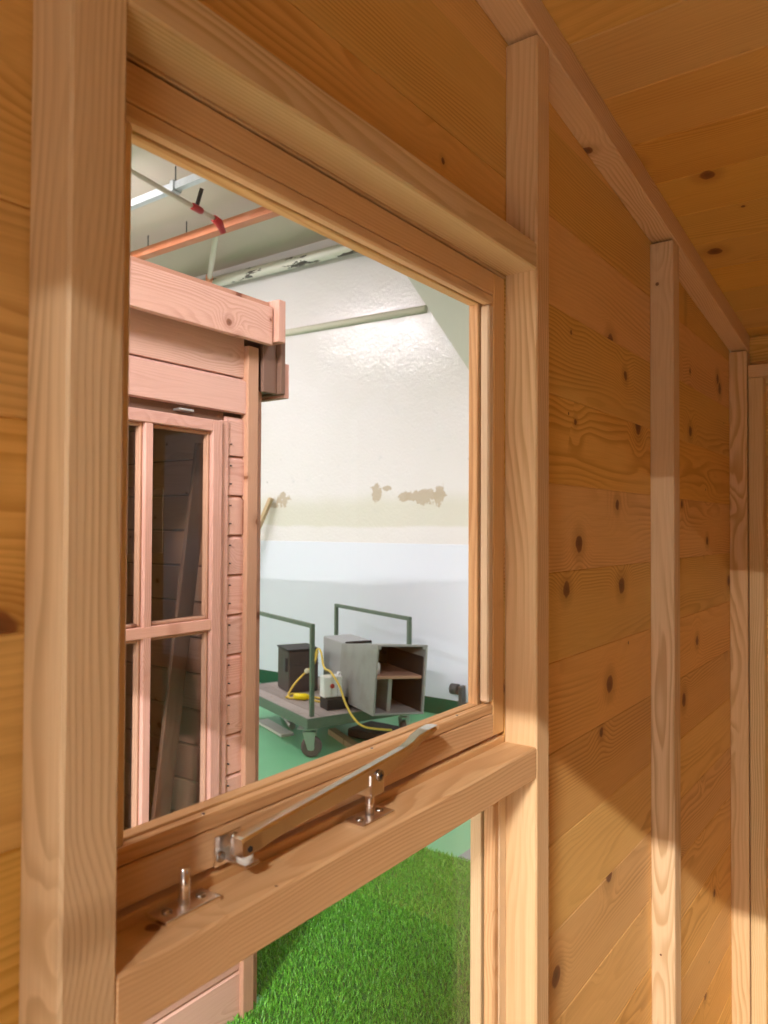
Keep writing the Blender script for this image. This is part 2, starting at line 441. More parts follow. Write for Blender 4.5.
# rear wall
wb = tag(empty('wall_rear', (.75, YR, ZF)), 'pine boarded rear wall of the shed behind the camera', kind='structure')
RX0, RX1, RZ0, RZ1 = .25, 1.55, .06, .334        # unseen high slot in the rear wall, added to let in fill light
for z0 in ROWS:
    z1 = z0 + .1335
    x1 = XR
    if z1 > roof_z(x1) - .01: x1 = .917 - (z1 - .698) / .1135
    if x1 < XL + .1: break
    if z0 > RZ0 - .01 and z1 < RZ1 + .01:
        beam('board', (XL, YR - TB, z0), (RX0, YR - .0005, z1), PINE, wb, bev=.0016); beam('board', (RX1, YR - TB, z0), (x1, YR - .0005, z1), PINE, wb, bev=.0016)
    else: beam('board', (XL, YR - TB, z0), (x1, YR - .0005, z1), PINE, wb, bev=.0016)
for x in (-.4, .209, 1.551): beam('stud', (x, YR, ZF), (x + .04, YR + .045, roof_z(x + .04) - .05), FRAME, wb)
# left wall with the doorway
wl = tag(empty('wall_left', (XL, -1.1, ZF)), 'pine boarded door wall of the shed with an open doorway', kind='structure')
DY0, DY1, DZ = -1.08, -.48, .812
for z0 in ROWS:
    z1 = min(z0 + .1335, roof_z(XL) - .002)
    if z1 - z0 < .01: break
    if z0 >= DZ: beam('board', (XL - TB, YR, z0), (XL, -.0005, z1), PINE, wl, bev=.0016)
    else:
        beam('board', (XL - TB, DY1, z0), (XL, -.0005, min(z1, DZ) if False else z1), PINE, wl, bev=.0016)
        beam('board', (XL - TB, YR, z0), (XL, DY0, z1), PINE, wl, bev=.0016)
        if z1 > DZ: beam('board', (XL - TB, DY0, DZ), (XL, DY1, z1), PINE, wl, bev=.0016)
beam('door_post', (XL + .001, DY1, ZF), (XL + .045, DY1 + .04, roof_z(XL + .045) - .01), FRAME, wl)
beam('door_post', (XL + .001, DY0 - .04, ZF), (XL + .045, DY0, roof_z(XL + .045) - .01), FRAME, wl)
beam('door_head', (XL + .001, DY0, DZ), (XL + .045, DY1, DZ + .04), FRAME, wl)

# roof boards (the ceiling one looks up at) on their slope
ce = tag(empty('ceiling', (.75, -1.1, roof_z(.75))), 'sloping pine boarded shed ceiling', kind='structure')
rotS = Matrix.Rotation(ang, 4, 'Y')
pw = .1369
k = -14
while True:
    xa = 1.0125 + pw * k; xb = xa + pw; k += 1
    if xa < XL - .25: continue
    if xa > XR + .25: break
    xm = (xa + xb) / 2
    me = box_mesh(2.75, pw / math.cos(ang) - .0002, .016, .0018, PINE_CEIL)
    m = Matrix.Translation((xm, -1.10, roof_z(xm) + .008 / math.cos(ang))) @ rotS @ AX['y']
    mobj('board', me, PINE_CEIL, ce, m)
stick('roof_felt', (XL - .3, -1.10, roof_z(XL - .3) + .0195), (XR + .3, -1.10, roof_z(XR + .3) + .0195), 2.80, .004, FELT, ce, bev=0)
for y in (-.75, -1.5, -2.2):
    stick('rafter', (XL + .047, y, roof_z(XL + .047) - .0245), (XR - .05, y, roof_z(XR - .05) - .0245), T, .0485, FRAME, ce, bev=.002)
# shed floor
fl = tag(empty('floor', (.75, -1.1, ZF)), 'pine board floor inside the shed', kind='structure')
x = XL
while x < XR - .01:
    x1 = min(x + .12, XR); beam('board', (x, YR, ZF - .018), (x1, -.0005, ZF), SHEDF, fl, bev=.0015); x = x1
for x in (-.7, .2, 1.1, 2.1): beam('bearer', (x, YR, ZH), (x + .05, -.0005, ZF - .0185), FRAME, fl)

# ================================================================== windows
wn1 = tag(empty('window_1', (.59, .015, -.268)), 'opening timber casement sash above the sill', kind='structure')
SX0, SX1, SZ0, SZ1, SD = .2835, .9005, -.268, .331, .032
RW, BW, GY = .029, .013, .013
def rail_sash(root, x0, x1, z0, z1, y0, depth, rw, bw, gy, joint, beadm):
    # stiles full height, rails between; a rebate is left for glass and beads
    lip = rw + bw - .001
    for nm, a, b in (('stile', (x0, z0), (x0 + rw, z1)), ('stile', (x1 - rw, z0), (x1, z1)),
                     ('bottom_rail', (x0 + rw, z0), (x1 - rw, z0 + rw)), ('top_rail', (x0 + rw, z1 - rw), (x1 - rw, z1))):
        beam(nm, (a[0], y0, a[1]), (b[0], y0 + depth, b[1]), joint, root, bev=.0012)
    # lip behind the glass
    for nm, a, b in (('glass_stop', (x0 + rw, z0 + rw), (x0 + lip, z1 - rw)), ('glass_stop', (x1 - lip, z0 + rw), (x1 - rw, z1 - rw)),
                     ('glass_stop', (x0 + lip, z0 + rw), (x1 - lip, z0 + lip)), ('glass_stop', (x0 + lip, z1 - lip), (x1 - lip, z1 - rw))):
        beam(nm, (a[0], y0 + gy + .004, a[1]), (b[0], y0 + depth - .001, b[1]), joint, root, bev=.001)
    # beads on the room side
    beam('glazing_bead', (x0 + rw, y0 + .0005, z0 + rw), (x1 - rw, y0 + gy, z0 + rw + bw), joint, root, bev=.0022)
    beam('glazing_bead', (x0 + rw, y0 + .0005, z1 - rw - bw), (x1 - rw, y0 + gy, z1 - rw), joint, root, bev=.0022)
    beam('glazing_bead', (x0 + rw, y0 + .0005, z0 + rw + bw + .001), (x0 + rw + bw, y0 + gy, z1 - rw - bw - .001), beadm, root, bev=.0022)
    beam('glazing_bead', (x1 - rw - bw, y0 + .0005, z0 + rw + bw + .0025), (x1 - rw, y0 + gy, z1 - rw - bw - .001), beadm, root, bev=.0022)
    p = beam('glass_pane', (x0 + rw + .001, y0 + gy + .0002, z0 + rw + .001), (x1 - rw - .001, y0 + gy + .0038, z1 - rw - .001), GLASS, root, bev=0)
rail_sash(wn1, SX0, SX1, SZ0, SZ1, .0, SD, RW, BW, GY, JOIN, BEAD)
beam('head_lining', (WX0 - .004, .0005, .3335), (WX1 + .004, .050, .3448), JOIN, wf, bev=.001)
beam('head_stop', (WX0 - .004, .036, .305), (WX1 + .004, .050, .333), JOIN, wf, bev=.001)
for xx, zz in ((.40, -.2259), (.62, -.2259), (.79, -.2259)):
    bm = bmesh.new(); bm_tube(bm, [(xx, .006, zz - .001), (xx, .006, zz + .0004)], .0016, 8); finish('nail_head', bm, SCREW, wn1)
wn2 = tag(empty('window_2', (.59, .015, -1.10)), 'fixed glazed light below the sill looking onto artificial grass', kind='structure')
rail_sash(wn2, .289, .9015, -1.115, -.3215, -.003, .037, .019, .013, .016, BEAD, JOIN)

# ================================================================== casement stay and pins
def screw(parent, c, n, r=.0038):
    n = Vector(n).normalized(); c = Vector(c); a, b = frame_at(n)
    bm = bmesh.new(); bm_tube(bm, [c - n * .001, c + n * .0008, c + n * .0014], [r, r, r * .6], 14)
    s = finish('screw', bm, SCREW, parent)
    bm = bmesh.new()
    for u in (a, b):
        v = n.cross(u); q = c + n * .0014
        m = Matrix((u, v, n)).transposed().to_4x4(); m.translation = q
        bmesh.ops.create_cube(bm, size=1, matrix=m @ Matrix.Diagonal((r * 1.1, r * .22, .0008, 1)))
    return s
def stay_pin(cx, cy, label, hh=.030):
    z = -.281
    r = tag(empty('stay_pin', (cx, cy, z)), label, 'window pin', 'casement stay pins on the sill')
    bm = bmesh.new(); bm_box(bm, (cx - .025, cy - .0125, z), (cx + .025, cy + .0125, z + .0045)); finish('base_plate', bm, CHROME, r, bev=.0012)
    bm = bmesh.new(); bm_tube(bm, [(cx, cy, z + .003), (cx, cy, z + hh - .0008), (cx, cy, z + hh)], [.0042, .0042, .0034], 20); finish('pin', bm, CHROME, r)
    for s in (-1, 1): screw(r, (cx + s * .0155, cy, z + .0046), (0, 0, 1))
    return r
stay_pin(.3665, -.0130, 'bare chrome stay pin on a screwed plate near the left end of the sill', .031)
stay_pin(.5845, -.0185, 'chrome stay pin on the sill that carries the stay bar', .0245)

st = tag(empty('casement_stay', (.415, 0, -.268)), 'polished chrome casement stay lying along the bottom of the window sash', 'window stay')
bm = bmesh.new(); bm_box(bm, (.404, -.003, -.268), (.432, -.0002, -.2435)); finish('mounting_plate', bm, CHROME, st, bev=.001)
for zz in (-.2605,): screw(st, (.4105, -.0031, zz), (0, -1, 0), .0042)
screw(st, (.4255, -.0031, -.2495), (0, -1, 0), .0035)
# folded arm carrying the pivot
bm = bmesh.new(); bm_box(bm, (.416, -.0255, -.2665), (.431, -.002, -.2640)); finish('pivot_arm', bm, CHROME, st, bev=.0008)
bm = bmesh.new(); bm_tube(bm, [(.4235, -.0165, -.2640), (.4235, -.0165, -.2585)], .0068, 20); finish('nylon_washer', bm, NYLON, st)
bm = bmesh.new(); bm_tube(bm, [(.4235, -.0165, -.2585), (.4235, -.0165, -.2480)], .0045, 14); finish('pivot_pin', bm, CHROME, st)
# bar: stations along X with y front/back, z bottom/top
secs = [(.4150, -.0230, -.0095, -.2585, -.2448), (.4180, -.0235, -.0090, -.2595, -.2438), (.4350, -.0235, -.0095, -.2580, -.2422), (.4600, -.0230, -.0110, -.2550, -.2402),
        (.5000, -.0230, -.0120, -.2525, -.2370), (.5500, -.0230, -.0120, -.2500, -.2328), (.5850, -.0230, -.0120, -.2480, -.2298),
        (.6150, -.0230, -.0120, -.2445, -.2272), (.6400, -.0232, -.0118, -.2375, -.2250), (.6520, -.0236, -.0112, -.2320, -.2228), (.6640, -.0244, -.0102, -.2265, -.2180),
        (.6800, -.0255, -.0092, -.2225, -.2150), (.6950, -.0255, -.0092, -.2195, -.2143), (.7020, -.0235, -.0112, -.2180, -.2147)]
bm = bmesh.new(); rings = []
for x, y0, y1, z0, z1 in secs:
    c = .0013
    rings.append([bm.verts.new(v) for v in ((x, y0 + c, z0), (x, y1 - c, z0), (x, y1, z0 + c), (x, y1, z1 - c * 1.6), (x, y1 - c * 1.6, z1), (x, y0 + c * 1.6, z1), (x, y0, z1 - c * 1.6), (x, y0, z0 + c))])
for a, b in zip(rings, rings[1:]):
    for i in range(8):
        f = bm.faces.new((a[i], a[(i + 1) % 8], b[(i + 1) % 8], b[i]))
bm.faces.new(rings[0][::-1]); bm.faces.new(rings[-1])
finish('bar', bm, CHROME, st)
# catch tab under the bar, with its cross-head screw
bm = bmesh.new(); bm_box(bm, (.579, -.0245, -.2570), (.600, -.0222, -.2375)); bm_box(bm, (.5765, -.0245, -.2580), (.600, -.0095, -.2557)); finish('catch_tab', bm, CHROME, st, bev=.0006)
bm = bmesh.new(); bm_tube(bm, [(.593, -.0240, -.2405), (.593, -.0256, -.2405)], [.0058, .0050], 20); sc_ = finish('catch_screw', bm, SCREW, st)
bm = bmesh.new(); bm_box(bm, (.5897, -.0259, -.2411), (.5963, -.0254, -.2399)); bm_box(bm, (.5924, -.0259, -.2438), (.5936, -.0254, -.2372)); finish('cross_slot', bm, BLACK, sc_)
bm = bmesh.new(); bm_tube(bm, [(.4225, -.0228, -.2535), (.4225, -.0242, -.2535)], [.0026, .0022], 14); finish('rivet', bm, BLACK, st)

# ================================================================== THE OTHER SHED
YS = 1.28
os_ = tag(empty('garden_shed', (.9, 2.1, ZH)), 'pinkish timber garden shed with a glazed window seen through the opening', 'shed')
def wboard(x0, x1, z0, h=.1205, y=YS, mat=CLAD, name='cladding_board', proud=.014):
    prism(name, [(y + .004, z0 + h), (y - .002, z0 + h), (y - proud, z0 + h - .012), (y - proud, z0 + .003), (y - proud + .002, z0 + .0018), (y + .004, z0 + .0018)], x0, x1, mat, os_)
OX0, OX1 = -.15, 1.712
CZ = [.3345 - .1205 * k for k in range(0, 15)]
FX0, FX1, FZ0, FZ1 = .965, 1.562, -.965, .352        # window frame opening
for i, z0 in enumerate([z for z in CZ if z > ZH + .005]):
    z1 = z0
    zb = z0 - .1205
    if zb < ZH + .03: zb = ZH + .002
    if zb < FZ1 - .03 and z0 > FZ0:
        wboard(FX1, 1.630, zb, z0 - zb); wboard(OX0, FX0, zb, z0 - zb)
    else: wboard(OX0, 1.630, zb, z0 - zb)
# two wide boards over the window
wboard(OX0, 1.630, .346, .112, proud=.022); wboard(OX0, 1.630, .459, .135, proud=.010)
wboard(OX0, 1.630, .594, .10, proud=.010)
# corner trims
beam('corner_trim', (1.630, YS - .030, ZH + .001), (1.675, YS + .004, .56), TRIM, os_, bev=.002)
beam('corner_post', (1.675, YS - .012, ZH + .01), (1.692, YS + .03, .56), DKWD, os_, bev=.001)
beam('corner_trim', (1.692, YS - .010, ZH + .001), (1.709, YS + .040, .43), TRIM, os_, bev=.002)
# nails
for z0 in CZ:
    for dz in (-.03, -.085):
        bm = bmesh.new(); bm_tube(bm, [(1.573, YS - .0105, z0 + dz), (1.573, YS - .021, z0 + dz)], .0022, 6)
        if FZ0 < z0 + dz < FZ1 - .05: finish('nail', bm, BLACK, os_)
        else: bm.free()
# window frame and sash (thing > part > sub part)
wfz = FZ1 - .008
for nm, a, b in (('window_jamb', (1.532, FZ0), (1.562, .318)), ('window_jamb', (FX0, FZ0), (FX0 + .03, .318)), ('window_jamb', (FX0 + .03, FZ0), (1.532, FZ0 + .03))):
    beam(nm, (a[0], YS - .020, a[1]), (b[0], YS + .05, b[1]), CLAD, os_, bev=.002)
beam('window_head', (FX0, YS + .004, .316), (FX1, YS + .05, .352), DKWD, os_, bev=.002)  # dark timber stands in for the shadowed recess over the window
bx0, bx1, bz0, bz1 = FX0 + .032, 1.530, FZ0 + .033, .314
cx0, cx1 = 1.252, 1.289
hz0, hz1 = -.303, -.272
ya, yb = YS - .028, YS + .012
sash = mobj('window_sash', box_mesh(.052, yb - ya, bz1 - bz0, .002, CLAD), CLAD, os_, Matrix.Translation((bx1 - .018, (ya + yb) / 2, (bz0 + bz1) / 2)))
bpy.data.objects.remove(sash)
sash = beam('window_sash', (bx1 - .036, ya, bz0), (bx1, yb, bz1), CLAD, os_, bev=.002)
def sub(nm, a, b, mat=CLAD, bev=.002): return beam(nm, a, b, mat, sash, bev=bev)
sub('stile', (bx0, ya, bz0), (bx0 + .036, yb, bz1))
sub('top_rail', (bx0 + .036, ya, bz1 - .034), (bx1 - .036, yb, bz1))
sub('bottom_rail', (bx0 + .036, ya, bz0), (bx1 - .036, yb, bz0 + .05))
sub('glazing_bar', (cx0 + .008, ya + .002, bz0 + .05), (cx1 - .004, yb - .002, bz1 - .034))
sub('glazing_bar', (bx0 + .036, ya + .001, hz0), (bx1 - .036, yb - .002, hz1))
# moulded steps round each pane
for (px0, px1) in ((bx0 + .036, cx0 + .008), (cx1 - .004, bx1 - .036)):
    for (pz0, pz1) in ((bz0 + .05, hz0), (hz1, bz1 - .034)):
        s_ = .010
        sub('moulding', (px0, ya + .014, pz0), (px0 + s_, yb - .004, pz1), TRIM, .003); sub('moulding', (px1 - s_, ya + .014, pz0), (px1, yb - .004, pz1), TRIM, .003)
        sub('moulding', (px0 + s_, ya + .014, pz0), (px1 - s_, yb - .004, pz0 + s_), TRIM, .003); sub('moulding', (px0 + s_, ya + .014, pz1 - s_), (px1 - s_, yb - .004, pz1), TRIM, .003)
        sub('glass_pane', (px0 + .002, YS + .002, pz0 + .002), (px1 - .002, YS + .005, pz1 - .002), GLASS2, 0)
bm = bmesh.new(); bm_box(bm, (1.372, YS - .024, .328), (1.425, YS + .004, .334)); finish('hinge', bm, ZINC, os_, bev=.001)
# roof: fascia with eaves
YFa = YS - .085
beam('fascia', (OX0 - .1, YFa, .563), (1.680, YFa + .020, .680), CLAD, os_, bev=.002)
beam('fascia_edge', (OX0 - .1, YFa + .0205, .675), (1.684, YFa + .075, .700), TRIM, os_, bev=.001)
# side eaves: closing board, upper and lower bargeboards; deep shade put into the dark timber
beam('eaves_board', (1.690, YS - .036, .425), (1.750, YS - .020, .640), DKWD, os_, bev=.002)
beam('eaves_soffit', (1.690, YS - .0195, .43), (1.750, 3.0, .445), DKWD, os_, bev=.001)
beam('bargeboard', (1.685, YFa - .020, .573), (1.716, YFa + .045, .705), CLAD, os_, bev=.002)
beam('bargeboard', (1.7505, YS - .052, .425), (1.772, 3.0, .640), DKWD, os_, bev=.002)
beam('bargeboard', (1.7725, YS - .045, .416), (1.797, 3.0, .528), CLAD, os_, bev=.002)
prism('roof_panel', [(YFa + .077, .678), (3.05, .50), (3.05, .52), (YFa + .077, .698)], OX0 - .1, 1.75, FELT, os_)
# shell: right, back and left walls, floor
zz = ZH + .04
while zz < .45:
    h = min(.1205, .60 - zz)
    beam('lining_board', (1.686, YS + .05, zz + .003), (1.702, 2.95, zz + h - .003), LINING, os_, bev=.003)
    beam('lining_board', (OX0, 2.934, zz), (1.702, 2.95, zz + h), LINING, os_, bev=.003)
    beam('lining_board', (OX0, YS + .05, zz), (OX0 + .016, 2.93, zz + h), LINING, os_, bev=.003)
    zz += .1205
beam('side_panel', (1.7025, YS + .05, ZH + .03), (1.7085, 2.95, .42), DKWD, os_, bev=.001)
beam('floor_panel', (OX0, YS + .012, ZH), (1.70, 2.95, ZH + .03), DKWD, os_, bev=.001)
# plank leaning inside the other shed, and a leaflet in its window
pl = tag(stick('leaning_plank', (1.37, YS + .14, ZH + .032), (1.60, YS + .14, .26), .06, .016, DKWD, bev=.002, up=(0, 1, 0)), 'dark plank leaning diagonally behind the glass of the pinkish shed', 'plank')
def leaflet_mat():
    m = bpy.data.materials.new('leaflet_film'); m.use_nodes = True; nt = m.node_tree; nt.nodes.clear(); g = N(nt)
    out = g.new('ShaderNodeOutputMaterial'); mx = g.new('ShaderNodeMixShader')
    t = g.new('ShaderNodeBsdfTransparent'); d = g.new('ShaderNodeBsdfDiffuse')
    x, y, z = g.sep(g.new('ShaderNodeTexCoord').outputs['Object'])
    edge = g.m('MAXIMUM', g.mapr(g.m('ABSOLUTE', x), .098, .100, 0, 1), g.mapr(g.m('ABSOLUTE', z), .070, .0715, 0, 1))
    nt.links.new(g.mix(edge, (.10, .08, .09), (.55, .54, .53)), d.inputs[0])
    g.put(mx.inputs[0], g.m('ADD', .12, g.m('MULTIPLY', edge, .40)))
    nt.links.new(t.outputs[0], mx.inputs[1]); nt.links.new(d.outputs[0], mx.inputs[2]); nt.links.new(mx.outputs[0], out.inputs[0])
    return m
lf = beam('leaflet', (1.145, YS + .0075, -.075), (1.345, YS + .0085, .105), leaflet_mat(), bev=0)
tag(lf, 'see-through leaflet with pale edges behind the upper glass of the shed', 'leaflet')

# ================================================================== artificial grass, mat
def grass():
    gx0, gx1, gy0, gy1 = .75, 2.985, .08, 2.0
    n = 130000
    px = RNG.uniform(gx0, gx1, n); py = RNG.uniform(gy0, gy1, n)
    keep = ~((px < 1.73) & (py > YS - .01))
    px, py = px[keep], py[keep]; n = len(px)
    a = RNG.uniform(0, 2 * np.pi, n); L = RNG.uniform(.010, .021, n); lean = RNG.uniform(.003, .016, n); wd = RNG.uniform(.0009, .0016, n)
    b = a + RNG.uniform(-.9, .9, n) + np.pi / 2
    z0 = np.full(n, ZH + .004)
    sx, sy = np.cos(b) * wd, np.sin(b) * wd; lx, ly = np.cos(a) * lean, np.sin(a) * lean
    V = np.empty((n, 5, 3), np.float32)
    V[:, 0] = np.stack([px - sx, py - sy, z0], 1); V[:, 1] = np.stack([px + sx, py + sy, z0], 1)
    V[:, 2] = np.stack([px + lx * .4 + sx, py + ly * .4 + sy, z0 + L * .65], 1); V[:, 3] = np.stack([px + lx * .4 - sx, py + ly * .4 - sy, z0 + L * .65], 1)
    V[:, 4] = np.stack([px + lx, py + ly, z0 + L], 1)
    me = bpy.data.meshes.new('grass_pile')
    me.vertices.add(n * 5); me.vertices.foreach_set('co', V.ravel())
    base = np.arange(n)[:, None] * 5
    loops = (base + np.array([0, 1, 2, 3, 3, 2, 4])).ravel()
    me.loops.add(len(loops)); me.loops.foreach_set('vertex_index', loops.astype(np.int32))
    me.polygons.add(2 * n)
    ls = (np.arange(n)[:, None] * 7 + np.array([0, 4])).ravel(); me.polygons.foreach_set('loop_start', ls.astype(np.int32))
    me.update(calc_edges=True); me.validate()
    m, nt, bs = nt_new('grass_fibre'); g = N(nt)
    tc = g.new('ShaderNodeTexCoord').outputs['Object']
    f = g.noise(tc, 260, 1, .5); f2 = g.noise(tc, 5, 2, .5)
    c = g.mix(g.mapr(f, .35, .65), (.045, .28, .012), (.22, .62, .06)); c = g.mix(g.mapr(f2, .35, .65, 0, .35), c, (.10, .38, .03))
    nt.links.new(c, bs.inputs['Base Color']); bs.inputs['Roughness'].default_value = .45
    return mobj('artificial_grass', me, m)
gr = grass(); tag(gr, 'bright green artificial grass pile between the two sheds', 'grass', kind='stuff')
bk = prism('grass_backing', [(.75, .08), (2.985, .08), (2.985, 2.0), (1.75, 2.0), (1.75, YS - .03), (.75, YS - .03)], ZH, ZH + .004, plain('grass_backing', (.04, .14, .02), .9), gr, axis='z') if False else prism('grass_backing', [(.75, .08), (2.985, .08), (2.985, 2.0), (1.75, 2.0), (1.75, YS - .03), (.75, YS - .03)], ZH + .0002, ZH + .0042, plain('grass_backing', (.04, .14, .02), .9), axis='z')
bk.parent = gr
gm = prism('floor_mat', [(3.00, .30), (3.42, .30), (3.42, 1.30), (3.00, 1.30)], ZH + .0002, ZH + .006, GREYMAT, axis='z'); tag(gm, 'small grey mat lying on the green floor against the grass edge', 'mat')

# ================================================================== trolley and what lies on it
e1 = math.radians(68.8)
TR = Matrix.Rotation(e1, 4, 'Z')
K = (3.647, 2.80, ZH)
tr = tag(empty('platform_trolley', K, TR), 'green steel platform trolley with two hoop handles and a timber deck', 'trolley')
TLn, TWd, DH = 1.20, .88, .262
def lb(nm, a, b, mat, bev=.002, par=tr): return beam(nm, a, b, mat, par, bev=bev, world=False)
npl = 8
for i in range(npl):
    y0 = -TWd + .012 + i * (TWd - .024) / npl
    lb('deck_plank', (.012, y0 + .002, DH - .022), (TLn - .012, y0 + (TWd - .024) / npl - .002, DH), OLDWD)
lb('deck_rail', (0, -.012, DH - .065), (TLn, 0, DH + .003), GREENP); lb('deck_rail', (0, -TWd, DH - .065), (TLn, -TWd + .012, DH + .003), GREENP)
lb('deck_rail', (0, -TWd + .012, DH - .065), (.012, -.012, DH + .003), GREENP); lb('deck_rail', (TLn - .012, -TWd + .012, DH - .065), (TLn, -.012, DH + .003), GREENP)
lb('cross_member', (.3, -TWd + .012, DH - .062), (.34, -.012, DH - .0225), GREENP); lb('cross_member', (.86, -TWd + .012, DH - .062), (.90, -.012, DH - .0225), GREENP)
for yy in (-.075, -TWd + .035):
    bm = bmesh.new()
    for xx in (.045, 1.105): bm_box(bm, (xx, yy, DH + .0005), (xx + .027, yy + .027, .838))
    bm_box(bm, (.045, yy, .8385), (1.132, yy + .027, .8655))
    finish('handle_hoop', bm, GREENP, tr, world=False, bev=.003)
def castor(lx, ly, sw):
    m = Matrix.Translation((lx, ly, 0)) @ Matrix.Rotation(sw, 4, 'Z')
    bm = bmesh.new(); bm_tube(bm, [(0, -.019, .068), (0, -.015, .068), (0, .015, .068), (0, .019, .068)], [.052, .068, .068, .052], 28)
    wh = finish('castor_wheel', bm, WHEEL, tr, m, world=False)
    bm = bmesh.new(); bm_tube(bm, [(0, -.023, .068), (0, .023, .068)], .024, 16); finish('hub', bm, ZINC, wh, Matrix.Identity(4), world=False)
    bm = bmesh.new()
    for s in (-1, 1):
        v = [bm.verts.new(p) for p in ((-.02, s * .026, .05), (.02, s * .026, .05), (.055, s * .026, .165), (-.03, s * .026, .165))]
        w_ = [bm.verts.new(p.co + Vector((0, s * .004, 0))) for p in v]
        bm.faces.new(v); bm.faces.new(w_[::-1])
        for i in range(4): bm.faces.new((v[i], v[(i + 1) % 4], w_[(i + 1) % 4], w_[i]))
    bm_box(bm, (-.03, -.03, .163), (.055, .03, .168))
    finish('castor_fork', bm, ZINC, tr, m, world=False)
    bm = bmesh.new(); bm_tube(bm, [(.02, 0, .168), (.02, 0, .188)], .028, 16); bm_box(bm, (-.045, -.052, .186), (.085, .052, .194))
    finish('castor_plate', bm, ZINC, tr, m, world=False)
castor(.065, -.065, .9); castor(TLn - .08, -.07, .3); castor(.08, -TWd + .07, 2.2); castor(TLn - .08, -TWd + .07, .4)

def housing(name, loc, yaw, tilt, W, Dp, H, mat, label, shelf=True):
    """open fronted metal housing; local front is -Y, width along X"""
    rot = Matrix.Rotation(yaw, 4, 'Z') @ Matrix.Rotation(tilt, 4, 'Y')
    r = tag(empty(name, loc, rot), label, 'cabinet')
    t = .012
    def P(nm, a, b, m=mat, bev=.003): return beam(nm, a, b, m, r, bev=bev, world=False)
    dr = .07
    for xx in (0, W - t): prism('side_panel', [(0, 0), (Dp, 0), (Dp, H - dr), (0, H)], xx, xx + t, mat, r, world=False)
    P('bottom_panel', (t, 0, 0), (W - t, Dp, t))
    prism('top_panel', [(0, H - t), (Dp, H - t - dr), (Dp, H - dr), (0, H)], t, W - t, mat, r, world=False)
    P('back_panel', (t, Dp - t, t), (W - t, Dp, H - t - dr), DKGREY)
    if shelf:
        P('shelf', (t, .03, H * .50), (W - t, Dp - t, H * .50 + .02), TRIM)
        P('divider', (W * .34, .06, t), (W * .34 + .03, Dp - t - .005, H * .50), GREYM)
        P('dark_sheet', (W - t - .004, .02, t), (W - t, Dp - t, H - t - dr), BLACK, .001)  # dark sheets added to darken the inside of the housing
        P('dark_sheet', (t, .02, H * .5 + .02), (t + .004, Dp - t, H - t - dr), DKGREY, .001)
        P('dark_sheet', (t + .0045, Dp - t - .004, t), (W - t - .0045, Dp - t - .0005, H - t - dr), BLACK, .001)
        prism('dark_sheet', [(.02, H - t - .005), (Dp - t - .005, H - t - dr - .005), (Dp - t - .005, H - t - dr - .001), (.02, H - t - .0035)], t + .0045, W - t - .0045, BLACK, r, world=False)
        P('corner_gusset', (t, .004, H - t - .02), (t + .02, .02, H - t)); P('corner_gusset', (W - t - .02, .004, H - t - .02), (W - t, .02, H - t))
        bm = bmesh.new(); bm_tube(bm, [(W * .18, .12, H * .5 + .02), (W * .18, .12, H * .5 + .075), (W * .18, .12, H * .5 + .095)], [.022, .022, .012], 14); finish('fitting', bm, WHITEP, r, world=False)
    return r
housing('metal_housing', (3.880, 2.450, -1.2085), math.radians(-27), math.radians(4), .375, .56, .455, GREYM, 'large grey metal housing with an open front and a shelf on the trolley')
def closed_box(name, loc, yaw, tilt, W, Dp, H, mat, label, cat, extra=None):
    rot = Matrix.Rotation(yaw, 4, 'Z') @ Matrix.Rotation(tilt, 4, 'X')
    r = tag(empty(name, loc, rot), label, cat)
    beam('body', (0, 0, 0), (W, Dp, H), mat, r, bev=.008, world=False)
    if extra: extra(r, W, Dp, H)
    return r
def ex_lid(r, W, Dp, H):
    beam('seal_strip', (.02, -.006, H - .012), (W - .01, .010, H + .006), BLACK, r, bev=.002, world=False)
    beam('base_channel', (0, -.03, .0), (W, -.001, .03), GREYM, r, bev=.002, world=False)
closed_box('steel_cabinet', (4.325, 3.06, -1.2365), math.radians(-28), 0, .24, .40, .385, GREYL, 'lighter grey steel box standing behind the open housing on the trolley', 'cabinet', ex_lid)
def ex_crate(r, W, Dp, H):
    for k in (.33, .66): beam('rib', (-.002, -.004, H * k), (W + .002, -.0005, H * k + .006), DKGREY, r, bev=.001, world=False)
    beam('rim', (-.006, -.006, H), (W + .006, Dp + .006, H + .012), BLACK, r, bev=.002, world=False)
    beam('corner_lug', (-.022, .02, H * .5), (-.0005, .06, H * .82), DKGREY, r, bev=.003, world=False)
closed_box('brown_crate', (4.13, 3.42, -1.2365), math.radians(-28), math.radians(0), .235, .26, .31, BROWNM, 'dark brown metal crate at the back of the trolley deck', 'crate', ex_crate)
def ex_sock(r, W, Dp, H):
    bm = bmesh.new(); bm_tube(bm, [(W * .45, -.001, H * .55), (W * .45, -.012, H * .55)], [.016, .013], 16); finish('red_switch', bm, plain('switch_red', (.55, .06, .05), .4), r, world=False)
    beam('cover_seam', (W * .72, -.002, .004), (W * .74, .0, H - .004), GREYL, r, bev=.0005, world=False)
    bm = bmesh.new(); bm_tube(bm, [(W * .9, Dp * .4, H), (W * .9, Dp * .4, H + .02)], .014, 12); finish('cable_gland', bm, WHITEP, r, world=False)
blk = tag(beam('battery_block', (-.055, -.03, 0), (.10, .09, .075), BLACK, bev=.004), 'small black block under the white switch box on the trolley', 'block')
blk.matrix_basis = Matrix.Translation((3.995, 2.87, -1.2365 + .0375)) @ Matrix.Rotation(math.radians(-25), 4, 'Z')
closed_box('switch_box', (3.90, 2.88, -1.159), math.radians(-30), 0, .135, .085, .145, WHITEP, 'white plastic switch box with a red button on the trolley', 'switch box', ex_sock)
